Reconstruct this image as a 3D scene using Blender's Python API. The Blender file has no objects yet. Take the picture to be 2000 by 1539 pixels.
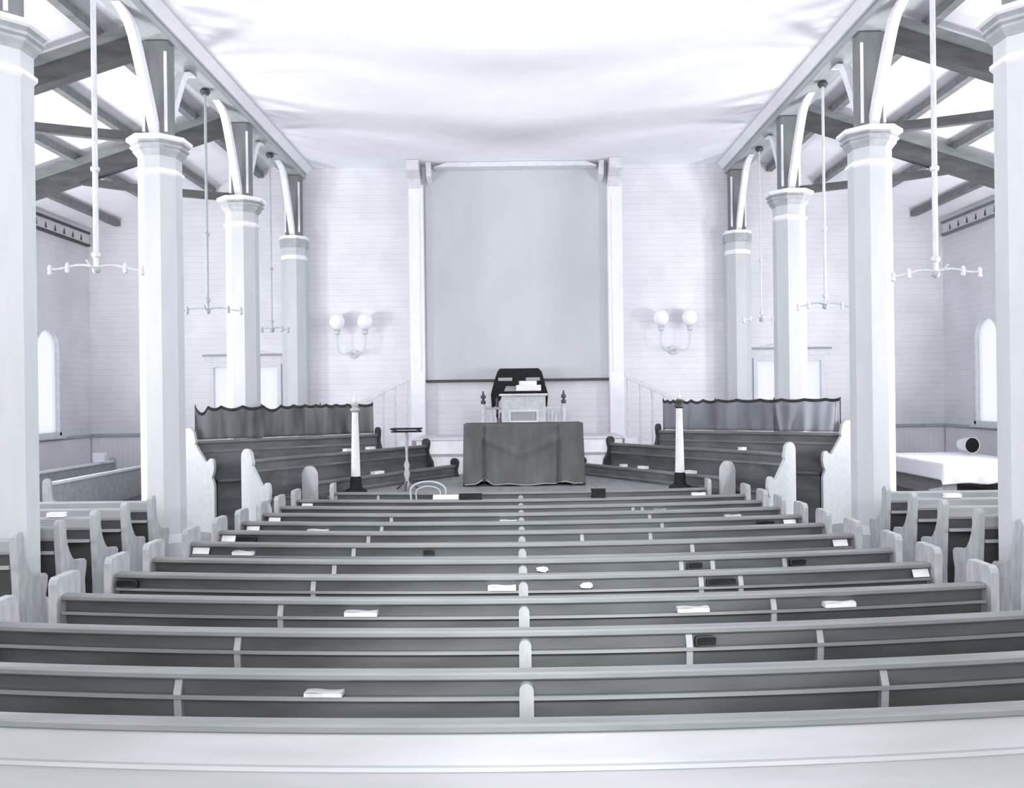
import bpy, bmesh, math, random
from mathutils import Vector, Matrix
random.seed(7)
SC = bpy.context.scene
COL = SC.collection
F, CX, CY, TH, HC = 1600.0, 1011.0, 775.0, 0.0125, 2.4
SA, CA = math.sin(TH), math.cos(TH)

def P(x, y, d):
    """photo pixel + depth -> point in the hall"""
    dx, dy = x - CX, y - CY
    return Vector(((dx * CA - dy * SA) * d / F, d, HC - (dx * SA + dy * CA) * d / F))

# ------------------------------------------------------------------ materials
def tint(v):
    t = min(1, max(0, v / 0.8))
    return (v * (0.93 + 0.035 * t), v * (1.0 - 0.03 * t), v * (1.0 + 0.02 * t), 1)

def mat(name, v, rough=0.6, var=0.0, scale=(4, 4, 4), bump=0.0, spec=0.3, detail=4.0, world=False):
    m = bpy.data.materials.new(name)
    m.use_nodes = True
    nt = m.node_tree
    b = nt.nodes['Principled BSDF']
    b.inputs['Roughness'].default_value = rough
    b.inputs['Specular IOR Level'].default_value = spec
    b.inputs['Base Color'].default_value = tint(v)
    if var or bump:
        tc = nt.nodes.new('ShaderNodeTexCoord')
        geo = nt.nodes.new('ShaderNodeNewGeometry')
        mp = nt.nodes.new('ShaderNodeMapping')
        mp.inputs['Scale'].default_value = scale
        nt.links.new(geo.outputs['Position'] if world else tc.outputs['Object'], mp.inputs['Vector'])
        n = nt.nodes.new('ShaderNodeTexNoise')
        n.inputs['Scale'].default_value = 1.0
        n.inputs['Detail'].default_value = detail
        nt.links.new(mp.outputs['Vector'], n.inputs['Vector'])
        r = nt.nodes.new('ShaderNodeValToRGB')
        r.color_ramp.elements[0].position = 0.3
        r.color_ramp.elements[1].position = 0.7
        r.color_ramp.elements[0].color = tint(v * (1 - var))
        r.color_ramp.elements[1].color = tint(min(0.95, v * (1 + var)))
        nt.links.new(n.outputs['Fac'], r.inputs['Fac'])
        nt.links.new(r.outputs['Color'], b.inputs['Base Color'])
        if bump:
            bp = nt.nodes.new('ShaderNodeBump')
            bp.inputs['Strength'].default_value = bump
            bp.inputs['Distance'].default_value = 0.01
            nt.links.new(n.outputs['Fac'], bp.inputs['Height'])
            nt.links.new(bp.outputs['Normal'], b.inputs['Normal'])
    return m

def board_mat(name, v, axis, pitch, depth=0.5, line=0.80, var=0.05):
    """painted boarding: thin joint lines every `pitch` metres along an axis"""
    m = bpy.data.materials.new(name)
    m.use_nodes = True
    nt = m.node_tree
    N, L = nt.nodes.new, nt.links.new
    b = nt.nodes['Principled BSDF']
    b.inputs['Roughness'].default_value = 0.55
    b.inputs['Specular IOR Level'].default_value = 0.25
    geo = N('ShaderNodeNewGeometry')
    sep = N('ShaderNodeSeparateXYZ')
    L(geo.outputs['Position'], sep.inputs['Vector'])
    dv = N('ShaderNodeMath'); dv.operation = 'DIVIDE'; dv.inputs[1].default_value = pitch
    L(sep.outputs[axis], dv.inputs[0])
    fr = N('ShaderNodeMath'); fr.operation = 'FRACT'
    L(dv.outputs[0], fr.inputs[0])
    rp = N('ShaderNodeValToRGB')
    e = rp.color_ramp.elements
    e[0].position = 0.0; e[0].color = (line, line, line, 1)
    e[1].position = 0.13; e[1].color = (1, 1, 1, 1)
    L(fr.outputs[0], rp.inputs['Fac'])
    no = N('ShaderNodeTexNoise'); no.inputs['Scale'].default_value = 1.3; no.inputs['Detail'].default_value = 5
    L(geo.outputs['Position'], no.inputs['Vector'])
    cr = N('ShaderNodeValToRGB')
    cr.color_ramp.elements[0].color = tint(v * (1 - var)); cr.color_ramp.elements[0].position = 0.35
    cr.color_ramp.elements[1].color = tint(min(.95, v * (1 + var))); cr.color_ramp.elements[1].position = 0.65
    L(no.outputs['Fac'], cr.inputs['Fac'])
    mx = N('ShaderNodeMix'); mx.data_type = 'RGBA'; mx.blend_type = 'MULTIPLY'
    mx.inputs['Factor'].default_value = 1.0
    L(cr.outputs['Color'], mx.inputs['A']); L(rp.outputs['Color'], mx.inputs['B'])
    L(mx.outputs['Result'], b.inputs['Base Color'])
    bp = N('ShaderNodeBump'); bp.inputs['Strength'].default_value = depth; bp.inputs['Distance'].default_value = 0.012
    L(rp.outputs['Color'], bp.inputs['Height']); L(bp.outputs['Normal'], b.inputs['Normal'])
    return m

def cloth_mat(name, v, trans, var=0.25, scale=(9, 9, 2.2)):
    m = mat(name, v, 0.9, var, scale, 0.15, 0.1)
    nt = m.node_tree
    b = nt.nodes['Principled BSDF']
    if trans:
        t = nt.nodes.new('ShaderNodeBsdfTranslucent')
        t.inputs['Color'].default_value = tint(min(.8, v * 3.2))
        mx = nt.nodes.new('ShaderNodeMixShader')
        mx.inputs['Fac'].default_value = trans
        out = nt.nodes['Material Output']
        nt.links.new(b.outputs[0], mx.inputs[1]); nt.links.new(t.outputs[0], mx.inputs[2])
        nt.links.new(mx.outputs[0], out.inputs['Surface'])
    return m

def pane_mat():
    m = bpy.data.materials.new('frosted_window_glass')
    m.use_nodes = True
    nt = m.node_tree
    nt.nodes.remove(nt.nodes['Principled BSDF'])
    t = nt.nodes.new('ShaderNodeBsdfTranslucent'); t.inputs['Color'].default_value = (.93, .95, 1, 1)
    d = nt.nodes.new('ShaderNodeBsdfTransparent'); d.inputs['Color'].default_value = (.95, .96, 1, 1)
    mx = nt.nodes.new('ShaderNodeMixShader'); mx.inputs['Fac'].default_value = 0.5
    nt.links.new(t.outputs[0], mx.inputs[1]); nt.links.new(d.outputs[0], mx.inputs[2])
    nt.links.new(mx.outputs[0], nt.nodes['Material Output'].inputs['Surface'])
    return m

M = dict(
    endwall=board_mat('white_horizontal_boarding', .76, 'Z', .145, .5, .86),
    sidewall=board_mat('white_side_boarding', .72, 'Z', .145, .5, .86),
    wains=board_mat('grey_wainscot_boarding', .78, 'X', .12, .4, .88),
    wains_s=board_mat('grey_side_wainscot', .78, 'Y', .12, .4, .88),
    ceil=mat('white_ceiling_plaster', .94, .8, .03, (2.5, 2.5, 2.5), 0, .1, 10, True),
    aceil=board_mat('white_aisle_ceiling_boards', .90, 'Y', .16, .25, .95, .03),
    floor=board_mat('worn_floor_boards', .26, 'X', .14, .4, .7, .2),
    column=mat('white_painted_column', .58, .5, .04, (6, 6, 1.5), .05),
    cap=mat('grey_capital_moulding', .42, .6, .12, (8, 8, 8)),
    pale=mat('pale_painted_timber', .82, .55, .07, (5, 5, 5)),
    postm=mat('grey_post_timber', .2, .6, .12, (9, 9, 2)),
    plate=mat('grey_plate_timber', .42, .6, .12, (8, 1.2, 8)),
    beam=mat('dark_roof_timber', .08, .6, .25, (2, 8, 8), .1),
    beamlt=mat('mid_grey_roof_timber', .2, .6, .2, (2, 8, 8), .1),
    rail=mat('worn_oak_cap_rail', .235, .5, .16, (1.2, 9, 9), .08),
    panel=mat('dark_pew_panel', .10, .4, .45, (.7, 3, 3.5), .06),
    ledge=mat('grey_book_ledge', .12, .5, .2, (1.2, 9, 9)),
    seat=mat('dark_pew_seat', .12, .45, .25, (1.2, 6, 6)),
    pewend=mat('pale_grained_pew_end', .42, .55, .18, (16, 16, 5), .08),
    divider=mat('pale_pew_divider', .34, .55, .12, (12, 12, 5)),
    lastpew=mat('lit_last_pew_panel', .50, .55, .1, (.8, 5, 6)),  # pale paint, with window light from behind put into the colour
    wingpanel=mat('dark_wing_pew_panel', .07, .5, .3, (1.2, 3, 5)),
    wingrail=mat('grey_wing_pew_rail', .36, .5, .15, (1.2, 9, 9)),
    stall=mat('dark_choir_stall_wood', .125, .45, .4, (1.5, 5, 4), .08),
    stallrail=mat('brown_grey_stall_rail', .17, .45, .25, (2, 9, 9)),
    stallend=mat('pale_choir_stall_end', .50, .55, .06, (9, 9, 9), .1),
    stallfar=mat('blackened_stall_end', .05, .5, .3, (9, 9, 9)),
    curtain=cloth_mat('dark_choir_curtain_cloth', .19, .35, .6, (5, 5, .5)),  # vertical streaks put light shining through into the cloth colour
    curtain_r=cloth_mat('lit_choir_curtain_cloth', .24, .7, .65, (4, 4, .5)),  # paler copy, glow of the window behind put into its colour
    hem=cloth_mat('dark_curtain_heading', .05, 0),
    altar=cloth_mat('dark_table_cloth', .10, 0, .18, (5, 5, 2)),
    fringe=mat('pale_cloth_edging', .34, .9),
    sheet=cloth_mat('white_dust_sheet', .86, 0, .03, (6, 6, 6)),
    white=mat('white_gloss_paint', .9, .4, .03, (5, 5, 5)),
    offw=mat('off_white_joinery', .70, .5, .08, (9, 9, 9)),
    pulpitm=mat('cream_pulpit_joinery', .56, .5, .15, (9, 9, 9)),
    groove=mat('grey_joinery_groove', .36, .6),
    black=mat('black_leather', .02, .7, .3, (14, 14, 14), 0, .1),
    dark=mat('dark_iron', .07, .45, .2, (14, 14, 14)),
    paper=mat('white_paper', .88, .8, .04, (20, 20, 20)),
    page=mat('grey_paper', .6, .8, .1, (20, 20, 20)),
    metal=mat('pale_gas_pipe_paint', .66, .45, .12, (20, 20, 6)),
    metald=mat('tarnished_gas_pipe', .42, .45, .15, (20, 20, 6)),
    globe=mat('opal_glass_globe', .95, .25, .01, (5, 5, 5)),
    screen=mat('grey_backdrop_cloth', .58, .85, .05, (1.2, 1.2, .6), .1, .1, 5),
    cane=mat('pale_bentwood', .48, .4, .1, (12, 12, 12)),
    plat=mat('grey_platform_boards', .28, .6, .15, (9, 1.5, 9), .05),
    bucket=mat('white_enamel', .82, .4, .03, (9, 9, 9)),
    pane=pane_mat(),
)

# ------------------------------------------------------------------ mesh builder
class MB:
    def __init__(s):
        s.v, s.f, s.smooth = [], [], False
    def add(s, vs, fs):
        o = len(s.v)
        s.v += [tuple(v) for v in vs]
        s.f += [tuple(i + o for i in f) for f in fs]
        return s
    def box(s, x0, x1, y0, y1, z0, z1, c=0.0):
        """box with optional chamfer c on all edges of the x-y outline and top/bottom"""
        if c <= 0:
            vs = [(x, y, z) for z in (z0, z1) for x, y in ((x0, y0), (x1, y0), (x1, y1), (x0, y1))]
            return s.add(vs, [(3, 2, 1, 0), (4, 5, 6, 7), (0, 1, 5, 4), (1, 2, 6, 5), (2, 3, 7, 6), (3, 0, 4, 7)])
        def ring(i, z):
            a, b, p, q = x0 + i, x1 - i, y0 + i, y1 - i
            return [(a + c, p, z), (b - c, p, z), (b, p + c, z), (b, q - c, z), (b - c, q, z), (a + c, q, z), (a, q - c, z), (a, p + c, z)]
        vs = ring(c * .8, z0) + ring(0, z0 + c) + ring(0, z1 - c) + ring(c * .8, z1)
        fs = [tuple(range(7, -1, -1)), tuple(range(24, 32))]
        for k in range(3):
            for i in range(8):
                j = (i + 1) % 8
                fs.append((k * 8 + i, k * 8 + j, k * 8 + 8 + j, k * 8 + 8 + i))
        return s.add(vs, fs)
    def prism(s, pts, axis, a, b):
        """closed polygon extruded along an axis. pts are the two other coordinates in x<y<z order"""
        def pt(p, t):
            return {'x': (t, p[0], p[1]), 'y': (p[0], t, p[1]), 'z': (p[0], p[1], t)}[axis]
        n = len(pts)
        vs = [pt(p, a) for p in pts] + [pt(p, b) for p in pts]
        fs = [tuple(range(n - 1, -1, -1)), tuple(range(n, 2 * n))] + [(i, (i + 1) % n, n + (i + 1) % n, n + i) for i in range(n)]
        return s.add(vs, fs)
    def sweep(s, prof, xs, yf=lambda x: 0.0, zf=lambda x: 0.0):
        """closed (y,z) profile swept along x, bent in plan by yf"""
        n = len(prof)
        vs = [(x, p[0] + yf(x), p[1] + zf(x)) for x in xs for p in prof]
        fs = []
        for k in range(len(xs) - 1):
            for i in range(n):
                j = (i + 1) % n
                fs.append((k * n + i, k * n + j, (k + 1) * n + j, (k + 1) * n + i))
        fs.append(tuple(range(n))); e = (len(xs) - 1) * n
        fs.append(tuple(e + i for i in range(n - 1, -1, -1)))
        return s.add(vs, fs)
    def lathe(s, prof, cx=0, cy=0, seg=20, rot=0.0, axis='z', cz=0):
        """(r,h) profile turned round an axis through (cx,cy[,cz])"""
        n = len(prof); vs = []
        for k in range(seg):
            a = 2 * math.pi * k / seg + rot
            for r, h in prof:
                c, q = r * math.cos(a), r * math.sin(a)
                if axis == 'z': vs.append((cx + c, cy + q, cz + h))
                elif axis == 'x': vs.append((cx + h, cy + c, cz + q))
                else: vs.append((cx + c, cy + h, cz + q))
        fs = []
        for k in range(seg):
            k2 = (k + 1) % seg
            for i in range(n - 1):
                fs.append((k * n + i, k2 * n + i, k2 * n + i + 1, k * n + i + 1))
        fs.append(tuple(k * n for k in range(seg - 1, -1, -1)))
        fs.append(tuple(k * n + n - 1 for k in range(seg)))
        return s.add(vs, fs)
    def tube(s, pts, r, seg=8):
        pts = [Vector(p) for p in pts]
        rs = r if isinstance(r, (list, tuple)) else [r] * len(pts)
        vs = []; up = Vector((0, 0, 1)); prev = None
        for i, p in enumerate(pts):
            t = (pts[min(i + 1, len(pts) - 1)] - pts[max(i - 1, 0)]).normalized()
            if prev is None:
                a = t.cross(up)
                if a.length < .05: a = t.cross(Vector((1, 0, 0)))
            else:
                a = prev - t * prev.dot(t)
            a.normalize(); prev = a
            b = t.cross(a)
            for k in range(seg):
                w = 2 * math.pi * k / seg
                vs.append(p + a * math.cos(w) * rs[i] + b * math.sin(w) * rs[i])
        fs = []
        for i in range(len(pts) - 1):
            for k in range(seg):
                j = (k + 1) % seg
                fs.append((i * seg + k, i * seg + j, (i + 1) * seg + j, (i + 1) * seg + k))
        fs.append(tuple(range(seg - 1, -1, -1))); e = (len(pts) - 1) * seg
        fs.append(tuple(e + k for k in range(seg)))
        return s.add(vs, fs)
    def bar(s, a, b, w, h, up=(0, 0, 1)):
        """rectangular bar from a to b, w wide, h deep along up"""
        a, b = Vector(a), Vector(b); t = (b - a).normalized()
        sd = t.cross(Vector(up)).normalized(); u = sd.cross(t).normalized()
        vs = [p + sd * i * w / 2 + u * j * h / 2 for p in (a, b) for i, j in ((-1, -1), (1, -1), (1, 1), (-1, 1))]
        return s.add(vs, [(3, 2, 1, 0), (4, 5, 6, 7), (0, 1, 5, 4), (1, 2, 6, 5), (2, 3, 7, 6), (3, 0, 4, 7)])
    def sphere(s, c, r, seg=16, rings=10, sq=1.0):
        prof = [(max(1e-4, r * math.sin(math.pi * i / rings)), -r * sq * math.cos(math.pi * i / rings)) for i in range(rings + 1)]
        return s.lathe(prof, c[0], c[1], seg, cz=c[2])
    def grid(s, fn, nu, nv, thick=None):
        vs = [fn(i / nu, j / nv) for j in range(nv + 1) for i in range(nu + 1)]
        fs = [(j * (nu + 1) + i, j * (nu + 1) + i + 1, (j + 1) * (nu + 1) + i + 1, (j + 1) * (nu + 1) + i) for j in range(nv) for i in range(nu)]
        return s.add(vs, fs)
    def build(s, name, m, parent=None, loc=None, rotz=0.0, smooth=False, bevel=0.0, solid=0.0, world=False):
        me = bpy.data.meshes.new(name)
        vs = s.v
        if world and parent is not None:
            q = parent.location
            vs = [(v[0] - q.x, v[1] - q.y, v[2] - q.z) for v in vs]
        me.from_pydata(vs, [], s.f)
        bm = bmesh.new(); bm.from_mesh(me)
        bmesh.ops.recalc_face_normals(bm, faces=bm.faces)
        bm.to_mesh(me); bm.free()
        if smooth:
            for p in me.polygons: p.use_smooth = True
        me.materials.append(m)
        o = bpy.data.objects.new(name, me); COL.objects.link(o)
        if parent is not None: o.parent = parent
        if loc is not None: o.location = loc
        o.rotation_euler.z = rotz
        if solid:
            k = o.modifiers.new('cloth_thickness', 'SOLIDIFY'); k.thickness = solid; k.offset = 0
        if bevel:
            k = o.modifiers.new('eased_edges', 'BEVEL'); k.width = bevel; k.segments = 2; k.limit_method = 'ANGLE'; k.angle_limit = .7
        if smooth and not solid:
            try:
                me.set_sharp_from_angle(angle=0.7)
            except Exception:
                pass
        return o

def tag(o, label, cat, group=None, kind=None):
    o['label'] = label; o['category'] = cat
    if group: o['group'] = group
    if kind: o['kind'] = kind
    return o
def thing(name, label, cat, loc=(0, 0, 0), rotz=0.0, group=None):
    o = bpy.data.objects.new(name, None); COL.objects.link(o)
    o.empty_display_size = .1
    o.location = loc; o.rotation_euler.z = rotz
    return tag(o, label, cat, group)
def struct(o):
    o['kind'] = 'structure'; return o
def ordinal(n):
    return ['first', 'second', 'third', 'fourth', 'fifth', 'sixth', 'seventh', 'eighth', 'ninth', 'tenth', 'eleventh', 'twelfth', 'thirteenth', 'fourteenth'][n - 1]

# ------------------------------------------------------------------ the hall
D0, D1, D2, D3, DW = 8.55, 12.38, 16.06, 19.83, 20.15
XC, HW, ZN, ZCAP = 5.36, 10.5, 8.07, 6.32
def aisle_z(x): return 6.88 + .325 * (9.81 - abs(x))
def raft_z(x): return 6.51 + .325 * (9.81 - abs(x))

o = MB().box(-HW - .1, HW + .1, -1.5, DW + .1, -.12, 0).build('floor', M['floor']); struct(o)
o = MB().box(-5.12, 5.12, 4.0, DW + .1, ZN, ZN + .08).build('ceiling', M['ceil']); struct(o)
for s, nm in ((-1, 'ceiling'), (1, 'ceiling')):
    mb = MB()
    pts = [(s * 5.12, aisle_z(5.12)), (s * (HW + .1), aisle_z(HW + .1)), (s * (HW + .1), aisle_z(HW + .1) + .08), (s * 5.12, aisle_z(5.12) + .08)]
    mb.prism(pts, 'y', 4.0, DW + .1)
    struct(mb.build(nm, M['aceil']))

def holed(u0, u1, v0, v1, holes, put, mb):
    us = sorted({u0, u1} | {h[0] for h in holes} | {h[1] for h in holes})
    vs = sorted({v0, v1} | {h[2] for h in holes} | {h[3] for h in holes})
    for a, b in zip(us, us[1:]):
        for c, d in zip(vs, vs[1:]):
            um, vm = (a + b) / 2, (c + d) / 2
            if any(h[0] < um < h[1] and h[2] < vm < h[3] for h in holes): continue
            put(mb, a, b, c, d)
    return mb
WIN = (5.80, 7.55, 1.75, 3.28)
holes = [(-WIN[1], -WIN[0], WIN[2], WIN[3]), (WIN[0], WIN[1], WIN[2], WIN[3])]
mb = holed(-HW - .1, HW + .1, 0, 8.6, holes, lambda m, a, b, c, d: m.box(a, b, DW, DW + .12, c, d), MB())
struct(mb.build('wall_end', M['endwall']))
SWIN = [(y, y + 1.0, 1.65, 4.1) for y in (17.75, 14.05, 10.4, 6.7)]
for s, nm in ((-1, 'wall_left'), (1, 'wall_right')):
    put = (lambda m, a, b, c, d: m.box(s * HW if s > 0 else s * HW - .1, s * HW + .1 if s > 0 else s * HW, a, b, c, d))
    mb = holed(6.5, DW, 0, aisle_z(HW), SWIN, put, MB())
    struct(mb.build(nm, M['sidewall']))

# wainscot and its capping rail
for (x0, x1) in ((-HW, -3.9), (3.9, HW)):
    mb = MB().box(x0 + .02, x1 - .02, DW - .03, DW, 0, 1.54); struct(mb.build('baseboard_end', M['wains']))
    mb = MB().box(x0 + .02, x1 - .02, DW - .07, DW, 1.54, 1.62, .012); struct(mb.build('trim_1', M['plate']))
for s in (-1, 1):
    a, b = (s * HW, s * (HW - .03))
    mb = MB().box(min(a, b), max(a, b), 6.6, DW - .08, 0, 1.54); struct(mb.build('baseboard_' + ('left' if s < 0 else 'right'), M['wains_s']))
    a, b = (s * HW, s * (HW - .07))
    mb = MB().box(min(a, b), max(a, b), 6.6, DW - .08, 1.54, 1.62, .012); struct(mb.build('trim_2', M['plate']))

# ventilated frieze below the eaves on both side walls
for s in (-1, 1):
    t = bpy.data.objects.new('trim_3', None); COL.objects.link(t); t.location = (s * HW, DW, 6.2); struct(t)
    xi = s * (HW - .05)
    a, b = min(xi, s * HW), max(xi, s * HW)
    MB().box(a, b, 9.0, DW - .1, 6.26, 6.5).build('frieze_board', M['offw'], t, world=True)
    for z in (6.2, 6.5):
        x2 = s * (HW - .09)
        MB().box(min(x2, s * HW), max(x2, s * HW), 9.0, DW - .1, z, z + .055).build('frieze_moulding', M['beam'] if s < 0 else M['postm'], t, world=True)
    mb = MB(); x3 = s * (HW - .06)
    for k in range(28):
        y = DW - .45 - k * .37
        mb.prism([(y - .04, 6.30), (y + .04, 6.30), (y + .02, 6.38), (y, 6.44), (y - .02, 6.38)], 'x', xi - .004 * s, x3)
    q = mb.build('vent_holes', M['dark'], t, world=True)

# windows: end wall (one behind each second column) and the side walls
def end_window(n, s):
    xa, xb = sorted((s * WIN[0], s * WIN[1]))
    z0, z1 = WIN[2], WIN[3]
    t = bpy.data.objects.new('window_%d' % n, None); COL.objects.link(t); t.location = ((xa + xb) / 2, DW, z0); struct(t)
    mb = MB()
    for x in (xa, xb - .09): mb.box(x, x + .09, DW - .05, DW + .1, z0, z1)
    xm = (xa + xb) / 2
    mb.box(xm - .28, xm + .28, DW - .05, DW + .1, z0 + .07, z1 - .07)
    mb.box(xa + .09, xb - .09, DW - .05, DW + .1, z0, z0 + .07)
    mb.box(xa + .09, xb - .09, DW - .05, DW + .1, z1 - .07, z1)
    mb.build('window_frame', M['offw'], t, world=True)
    MB().box(xa - .08, xb + .08, DW - .1, DW, z0 - .08, z0).build('window_sill', M['offw'], t, world=True)
    MB().prism([(xa - .12, z1 + .05), (xb + .12, z1 + .05), (xb + .12, z1 + .2), (xm, z1 + .42), (xa - .12, z1 + .2)], 'y', DW - .05, DW).build('window_hood', M['offw'], t, world=True)
    MB().box(xa - .16, xb + .16, DW - .09, DW, z1 + .2, z1 + .25).build('hood_moulding', M['groove'], t, world=True)
    for x0, x1 in ((xa + .09, xm - .28), (xm + .28, xb - .09)):
        MB().box(x0, x1, DW + .02, DW + .035, z0 + .07, z1 - .07).build('window_pane', M['pane'], t, world=True)
end_window(1, -1); end_window(2, 1)
n = 3
for s in (-1, 1):
    for (y0, y1, z0, z1) in SWIN:
        t = bpy.data.objects.new('window_%d' % n, None); COL.objects.link(t); t.location = (s * HW, (y0 + y1) / 2, z0); struct(t); n += 1
        xi, xo = s * (HW - .06), s * (HW + .1)
        a, b = min(xi, xo), max(xi, xo)
        mb = MB()
        mb.box(a, b, y0 - .0, y0 + .07, z0, z1); mb.box(a, b, y1 - .07, y1, z0, z1)
        mb.box(a, b, y0, y1, z0, z0 + .07)
        # arched head: spandrels
        ym, r = (y0 + y1) / 2, (y1 - y0) / 2 - .07
        arc = [(ym + r * math.cos(math.pi * k / 12), z1 - .07 - r + r * math.sin(math.pi * k / 12)) for k in range(13)]
        for k in range(12):
            (p, q), (p2, q2) = arc[k], arc[k + 1]
            mb.prism([(p, q), (p, z1), (p2, z1), (p2, q2)], 'x', a, b)
        mb.build('window_frame', M['offw'], t, world=True)
        MB().box(s * (HW + .03) - .008, s * (HW + .03) + .008, y0 + .07, y1 - .07, z0 + .07, z1 - .07).build('window_pane', M['pane'], t, world=True)
        a2 = s * (HW - .12)
        MB().box(min(a2, s * HW), max(a2, s * HW), y0 - .08, y1 + .08, z0 - .07, z0).build('window_sill', M['offw'], t, world=True)

# ------------------------------------------------------------------ columns, plates and roof timbers
R8 = math.pi / 8
PLACE = ['nearest the viewer at the edge', 'second from the viewer, tall in front', 'third from the viewer, in mid aisle', 'last, against the end wall']
def column(s, d, i):
    side = 'left' if s < 0 else 'right'
    t = thing('column', 'white octagonal column with dark moulded capital, %s side, %s' % (side, PLACE[i]), 'column', (s * XC, d, 0), 0, 'columns along the nave')
    c = 1 / math.cos(R8); r = .29 * c
    MB().lathe([(.37 * c, 0), (.37 * c, .3), (.33 * c, .36), (.29 * c, .42)], seg=8, rot=R8).build('plinth', M['column'], t)
    MB().lathe([(r, .42), (r * .985, 5.78), (r * .985, 6.06)], seg=8, rot=R8).build('shaft', M['column'], t)
    k = .8 if i == 3 else 1.0
    MB().lathe([(r * .985, 5.76), (r * 1.1 * (k if i == 3 else 1) if i < 3 else r * .99, 5.79), (r * 1.1 if i < 3 else r * .99, 5.83), (r * .985, 5.86)], seg=8, rot=R8).build('neck_ring', M['white'], t)
    w = (lambda q: q * c) if i < 3 else (lambda q: min(q, .31) * c if False else min(q, .318) * c)
    mb = MB().lathe([(w(.29), 6.04), (w(.31), 6.07), (w(.35), 6.12), (w(.35), 6.15), (w(.385), 6.17), (w(.385), 6.20), (w(.36), 6.215), (w(.40), 6.25)], seg=8, rot=R8)
    mb.build('capital', M['cap'], t)
    MB().lathe([(w(.40), 6.25), (w(.43), 6.27), (w(.43), ZCAP)], seg=8, rot=R8).build('abacus', M['white'], t)
for s in (-1, 1):
    for i, d in enumerate((D0, D1, D2, D3)): column(s, d, i)

def brace_mesh(mb, y0, z0, y1, z1, x, w, depth, sag):
    """curved plank between two points in the y-z plane, w wide in x"""
    n = 10; top, bot = [], []
    dx, dz = y1 - y0, z1 - z0; L = math.hypot(dx, dz); nx, nz = -dz / L, dx / L
    for k in range(n + 1):
        t = k / n; q = sag * 4 * t * (1 - t)
        top.append((y0 + dx * t + nx * (q + depth / 2), z0 + dz * t + nz * (q + depth / 2)))
        bot.append((y0 + dx * t + nx * (q - depth / 2), z0 + dz * t + nz * (q - depth / 2)))
    for k in range(n):
        mb.prism([top[k], top[k + 1], bot[k + 1], bot[k]], 'x', x - w / 2, x + w / 2)
    return mb

def truss(s, d, i):
    side = 'left' if s < 0 else 'right'
    pl = ['above the nearest column', 'above the second column', 'above the third column', 'at the end wall'][i]
    t = thing('roof_truss', 'roof truss with grey post and pale knee braces %s, %s side' % (pl, side), 'roof truss', (s * XC, d, ZCAP), 0, 'roof trusses over the columns')
    MB().box(-.18, .18, -.15, .15, 0, 1.48, .02).build('post', M['postm'], t)
    for a in (-1, 1): MB().box(a * .165 - .02, a * .165 + .02, -.17, -.15, .1, 1.3).build('corner_bead', M['pale'], t)
    for q in ((-1, 1) if i < 3 else (-1,)):
        mb = MB()
        pts = [(.19, .02), (.45, .5), (.72, .98), (.86, 1.22), (.98, 1.36), (1.18, 1.45), (1.34, 1.485)]
        for (y0, z0), (y1, z1) in zip(pts, pts[1:]):
            e = .15
            mb.prism([(q * y0, z0), (q * y1, z1), (q * (y1 - e), min(z1 + .02, 1.487)), (q * (y0 - e), z0 + (.02 if z0 > .1 else 0))], 'x', -.062, .062)
        mb.build('knee_brace', M['pale'], t)
    if i == 3:
        return
    # sloping rafter to the side wall, two timbers deep, and the curved strut below it
    x0, x1 = .22, HW - XC - .02
    zz = lambda x: raft_z(XC + x) - ZCAP
    mb = MB(); h = .13
    mb.prism([(s * x0, zz(x0) - .24), (s * x1, zz(x1) - .24), (s * x1, zz(x1) + .06), (s * x0, zz(x0) + .06)], 'y', -.11, .11)
    mb.build('rafter', M['beam'], t)
    mb = MB()
    mb.prism([(s * x0, zz(x0) + .06), (s * x1, zz(x1) + .06), (s * x1, zz(x1) + .2), (s * x0, zz(x0) + .2)], 'y', -.15, .15)
    mb.build('rafter_cap', M['beamlt'], t)
    pts = []
    for k in range(11):
        u = k / 10; x = .15 + 3.0 * u
        pts.append((x, .06 + (zz(3.15) - .2 - .06) * (u ** 1.5 * .45 + u * .55)))
    mb = MB()
    for (xa, za), (xb, zb) in zip(pts, pts[1:]):
        mb.prism([(s * xa, za - .07), (s * xb, zb - .07), (s * xb, zb + .07), (s * xa, za + .07)], 'y', -.06, .06)
    mb.build('curved_strut', M['beam'], t)
for s in (-1, 1):
    for i, d in enumerate((D0, D1, D2, D3)): truss(s, d, i)

for s in (-1, 1):
    side = 'left' if s < 0 else 'right'
    t = thing('wall_plate', 'long grey timber plate over the %s columns with white ceiling edge moulding' % side, 'beam', (s * XC, DW, 7.8))
    xa, xb = sorted((s * 5.14, s * 5.58))
    MB().box(xa, xb, 6.5, DW - .01, 7.81, 8.06, .015).build('beam', M['plate'], t, world=True)
    xa, xb = sorted((s * 4.99, s * 5.12))
    mb = MB(); pf = [(s * 4.97, 8.065), (s * 5.13, 8.065), (s * 5.13, 7.93), (s * 5.09, 7.93), (s * 5.03, 8.0)]
    mb.prism(pf, 'y', 6.5, DW - .01); mb.build('edge_moulding', M['white'], t, world=True)
    for k, x in enumerate((6.25, 7.42, 8.6, 9.78)):
        z = aisle_z(x)
        mb = MB(); w = .07
        zt = lambda q: aisle_z(q) - .015
        mb.prism([(s * (x - w), zt(x) - .165), (s * (x + w), zt(x) - .165), (s * (x + w), zt(x + w)), (s * (x - w), zt(x + w))], 'y', 6.6, DW - .02)
        p = mb.build('purlin', M['beamlt'] if s < 0 else M['beamlt'], None)
        tag(p, 'long dark purlin under the %s aisle ceiling, %s out from the nave' % (side, ordinal(k + 1)), 'purlin', 'purlins under the aisle ceilings')

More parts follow.
